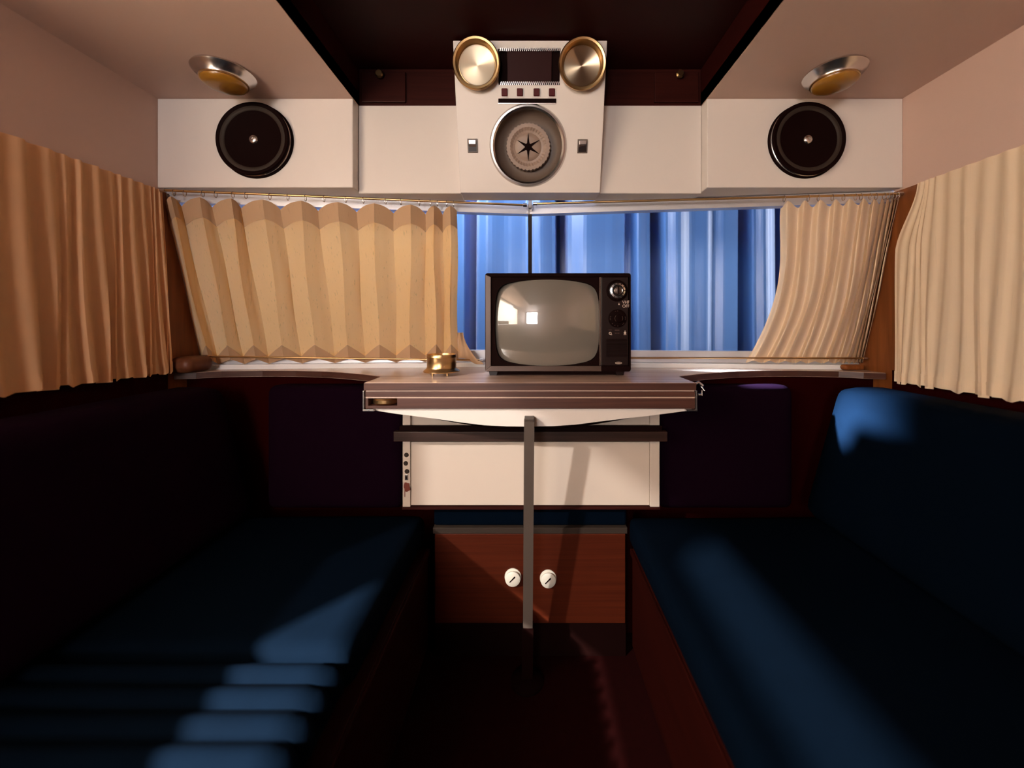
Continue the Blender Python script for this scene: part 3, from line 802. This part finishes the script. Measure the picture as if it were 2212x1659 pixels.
for k in range(12):
    a = 2*PI*k/12; q = c+Vector((math.cos(a)*.0195, -.0112, math.sin(a)*.0195)); b.box(q.x-.0012, q.x+.0012, q.y-.0006, q.y+.0006, q.z-.0014, q.z+.0014)
b.build('dial_marks', M_black, kn_)
c = P3(1334, 688)
k2 = B().lathe([(.0265, 0), (.0260, .003), (.023, .0045), (.0125, .005), (.0120, .014), (.010, .0155), (0, .0155)], c, (0, -1, 0), 48).build('tuning_knob', M_blackmatt, cp, True)
b = B()
for a0, a1 in ((2.3, 4.0), (-.5, .6)):
    b.tube([c+Vector((math.cos(a0+(a1-a0)*k/10)*.0112, -.0158, math.sin(a0+(a1-a0)*k/10)*.0112)) for k in range(11)], .0007, 6)
b.build('grip_rim', M_bezel, k2)
b = B()
for a in (.2, .05, -.15, 2.9, 3.1, 3.3, 3.9, 4.3, 4.7, 5.4, 5.6, 1.6, 1.9):
    q = c+Vector((math.cos(a)*.0215, -.0047, math.sin(a)*.0215)); b.box(q.x-.0013, q.x+.0013, q.y-.0005, q.y+.0005, q.z-.0008, q.z+.0008)
b.build('tuning_marks', M_bezel, k2)
TM = lambda px, py: Matrix.Translation(P3(px, py)+Vector((0, -.0004, 0))) @ Matrix.Rotation(PI/2, 4, 'X')
text('lettering', 'VHF', TM(1352, 653), .0120, M_tvtext, cp)
text('lettering', 'OFF', TM(1352, 661.5), .0120, M_tvtext, cp)
b = B(TM(1337, 656.5)); b.prism([(-.0022, -.003), (.0022, -.003), (0, .0035)], 0, .0004, 'Z'); b.build('triangle_mark', M_tvtext, cp)
b = B(TM(1318, 714)); b.box(-.0045, .0045, .0010, .0026, 0, .0003); b.build('print_mark', M_bezel, cp)
b = B(TM(1318, 720)); b.lathe([(.0040, 0), (.0040, .0004), (.0022, .0004), (.0022, 0)], seg=20); b.box(.001, .0055, -.0048, -.0034, 0, .0004); b.build('print_mark', M_tvtext, cp)
b = B(TM(1333, 714)); b.box(-.0065, .0065, -.0008, .0026, 0, .0003); b.box(-.0065, -.0008, -.0086, -.0066, 0, .0003); b.box(.0008, .0065, -.0086, -.0066, 0, .0003); b.build('print_mark', M_bezel, cp)
b = B(TM(1350, 719)); b.lathe([(.0034, 0), (.0034, .0004), (0, .0004)], seg=20); b.box(-.0007, .0007, .002, .0065, 0, .0004); b.box(-.004, .004, -.0058, -.0046, 0, .0004); b.build('print_mark', M_tvtext, cp)
b = B()
for k in range(14):
    z = P3(0, 733+k*2.9).z; b.box(.2190, .2790, YT-.0006, YT+.002, z-.0009, z+.0009, .0004)
b.build('speaker_grille', M_blackmatt, cp)
lg = B(TM(1336, 784)); lg.prism([(.0100*math.cos(2*PI*k/32), .0034*math.sin(2*PI*k/32)) for k in range(32)], 0, .0012, 'Z'); lgo = lg.build('badge', M_logo, cp)
lg = B(TM(1336, 784))
for k in range(5): lg.box(-.0072+k*.0031, -.0056+k*.0031, -.0014, .0014, .0012, .0015)
lg.build('badge_lettering', M_black, lgo)
for s_ in (x0+.022, x1-.028):
    B().prism([(s_-.010, ZW+.0002), (s_+.010, ZW+.0002), (s_+.013, z0+.0005), (s_-.013, z0+.0005)], YT+.012, YT+.19, 'Y').build('foot', M_black, tv)
B().box(x0+.03, x1-.036, YT+.016, YT+.18, ZW+.002, z0+.0005).build('underside', M_blackmatt, tv)

# ------------------------------------------------------------------ brass pot
c = atz(954, 810, ZW)
pot = thing('brass_pot', 'small round brass pot on short feet beside the television', 'pot', (c.x, c.y, ZW))
kk = c.y/F
B().lathe([(0, .010), (38*kk, .010), (38.5*kk, .0125), (37*kk, .0155), (32.5*kk, .019), (31*kk, .023), (31*kk, .050), (31.6*kk, .0515), (31.6*kk, .0545), (31*kk, .056), (31*kk, .0605), (29.5*kk, .061), (29*kk, .050), (0, .048)], c, (0, 0, 1), 56).build('body', M_brass, pot, True)
for a in (PI*1.25, PI*1.75, PI/2):
    q = c+Vector((math.cos(a)*.030, math.sin(a)*.030, 0)); B().cyl((q.x, q.y, ZW+.0002), (q.x, q.y, ZW+.011), .003, 12).build('foot', M_brass, pot, True)

# ------------------------------------------------------------------ benches
def cushion(name, f, n1, n2, n3):
    """closed box-shaped grid through f(u,v,w) in [0,1]^3"""
    b = B(); d = {}
    def V(i, j, k):
        if (i, j, k) not in d: d[(i, j, k)] = b.bm.verts.new(Vector(f(i/n1, j/n2, k/n3)))
        return d[(i, j, k)]
    for j in range(n2):
        for k in range(n3):
            b.bm.faces.new([V(0,j,k), V(0,j,k+1), V(0,j+1,k+1), V(0,j+1,k)]); b.bm.faces.new([V(n1,j,k), V(n1,j+1,k), V(n1,j+1,k+1), V(n1,j,k+1)])
    for i in range(n1):
        for k in range(n3):
            b.bm.faces.new([V(i,0,k), V(i+1,0,k), V(i+1,0,k+1), V(i,0,k+1)]); b.bm.faces.new([V(i,n2,k), V(i,n2,k+1), V(i+1,n2,k+1), V(i+1,n2,k)])
    for i in range(n1):
        for j in range(n2):
            b.bm.faces.new([V(i,j,0), V(i,j+1,0), V(i+1,j+1,0), V(i+1,j,0)]); b.bm.faces.new([V(i,j,n3), V(i+1,j,n3), V(i+1,j+1,n3), V(i,j+1,n3)])
    return b
def rnd(t, L, r):
    """position along an edge of length L, denser near the rounded ends"""
    return t*L
def soft_box(x0, x1, y0, y1, z0, z1, r, ripple=None, n=(14, 40, 8)):
    def f(u, v, w_):
        p = [x0+(x1-x0)*(.5-.5*math.cos(PI*u)), y0+(y1-y0)*v, z0+(z1-z0)*(.5-.5*math.cos(PI*w_))]
        lo_ = [x0+r, y0+r, z0+r]; hi = [x1-r, y1-r, z1-r]
        q = [min(max(p[i], lo_[i]), hi[i]) for i in range(3)]
        d_ = Vector([p[i]-q[i] for i in range(3)])
        if d_.length > r: d_ = d_.normalized()*r
        o_ = Vector(q)+d_
        if ripple: o_ = ripple(o_)
        return o_
    return cushion('c', f, *n)
SZ = .42
for s_, side in ((-1, 'left'), (1, 'right')):
    bn = thing('bench', 'dark wooden bench base along the %s side wall' % side, 'bench', (s_*.69, 0, 0))
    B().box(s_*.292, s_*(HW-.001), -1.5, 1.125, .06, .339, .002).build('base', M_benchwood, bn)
    B().box(s_*.33, s_*(HW-.002), -1.48, 1.12, .0005, .0595).build('plinth', M_blackmatt, bn)
    B().box(s_*.286, s_*.2915, -1.5, 1.125, .322, .3385, .001).build('edge_strip', M_benchwood, bn)
def sag(o_):
    if o_.z > SZ-.03: o_.z += .004*math.sin(o_.y*5)*math.sin(o_.x*4)
    return o_
def pleat(o_):
    if o_.y < .66 and o_.z > SZ-.05:
        k = (.66-o_.y)/.042; h = abs(math.sin(PI*k))
        o_.z += .010*h-.006; 
        if abs(o_.x) < .34: o_.x += .012*h*(1 if o_.x > 0 else 1)
    return o_
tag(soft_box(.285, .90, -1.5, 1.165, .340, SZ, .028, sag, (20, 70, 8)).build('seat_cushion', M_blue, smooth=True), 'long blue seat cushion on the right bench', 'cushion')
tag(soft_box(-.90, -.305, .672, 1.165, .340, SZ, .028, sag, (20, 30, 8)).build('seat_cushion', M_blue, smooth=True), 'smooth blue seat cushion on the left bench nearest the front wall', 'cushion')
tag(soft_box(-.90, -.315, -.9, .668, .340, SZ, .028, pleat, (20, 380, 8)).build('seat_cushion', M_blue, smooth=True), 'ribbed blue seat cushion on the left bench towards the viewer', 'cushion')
# side backrests: slanting
def lean(sgn):
    def g(o_):
        t = (o_.z-SZ)/(.80-SZ); o_.x += sgn*.105*t; return o_
    return g
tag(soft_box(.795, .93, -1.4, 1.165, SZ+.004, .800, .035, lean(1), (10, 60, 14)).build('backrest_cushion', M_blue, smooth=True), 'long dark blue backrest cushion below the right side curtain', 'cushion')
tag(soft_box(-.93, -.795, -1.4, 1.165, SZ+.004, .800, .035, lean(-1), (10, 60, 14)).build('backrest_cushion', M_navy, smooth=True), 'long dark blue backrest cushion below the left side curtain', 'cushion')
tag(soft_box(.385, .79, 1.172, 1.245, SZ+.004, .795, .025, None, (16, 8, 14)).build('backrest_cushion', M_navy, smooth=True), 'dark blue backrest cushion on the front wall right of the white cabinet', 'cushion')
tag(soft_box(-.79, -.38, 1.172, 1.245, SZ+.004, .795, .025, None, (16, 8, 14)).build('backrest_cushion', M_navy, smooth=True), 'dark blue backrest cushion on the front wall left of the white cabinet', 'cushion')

tag(soft_box(-1.083, -1.012, 1.168, 1.268, ZW+.0005, ZW+.050, .022, None, (16, 18, 12)).build('corner_cap', M_capwood, smooth=True), 'rounded brown corner cap on the shelf beneath the left curtain gap', 'trim cap')
tag(soft_box(1.012, 1.078, 1.262, 1.290, ZW+.0005, ZW+.018, .009, None, (12, 12, 8)).build('corner_cap', M_sidewood, smooth=True), 'small brown corner cap on the shelf beneath the right curtain gap', 'trim cap')
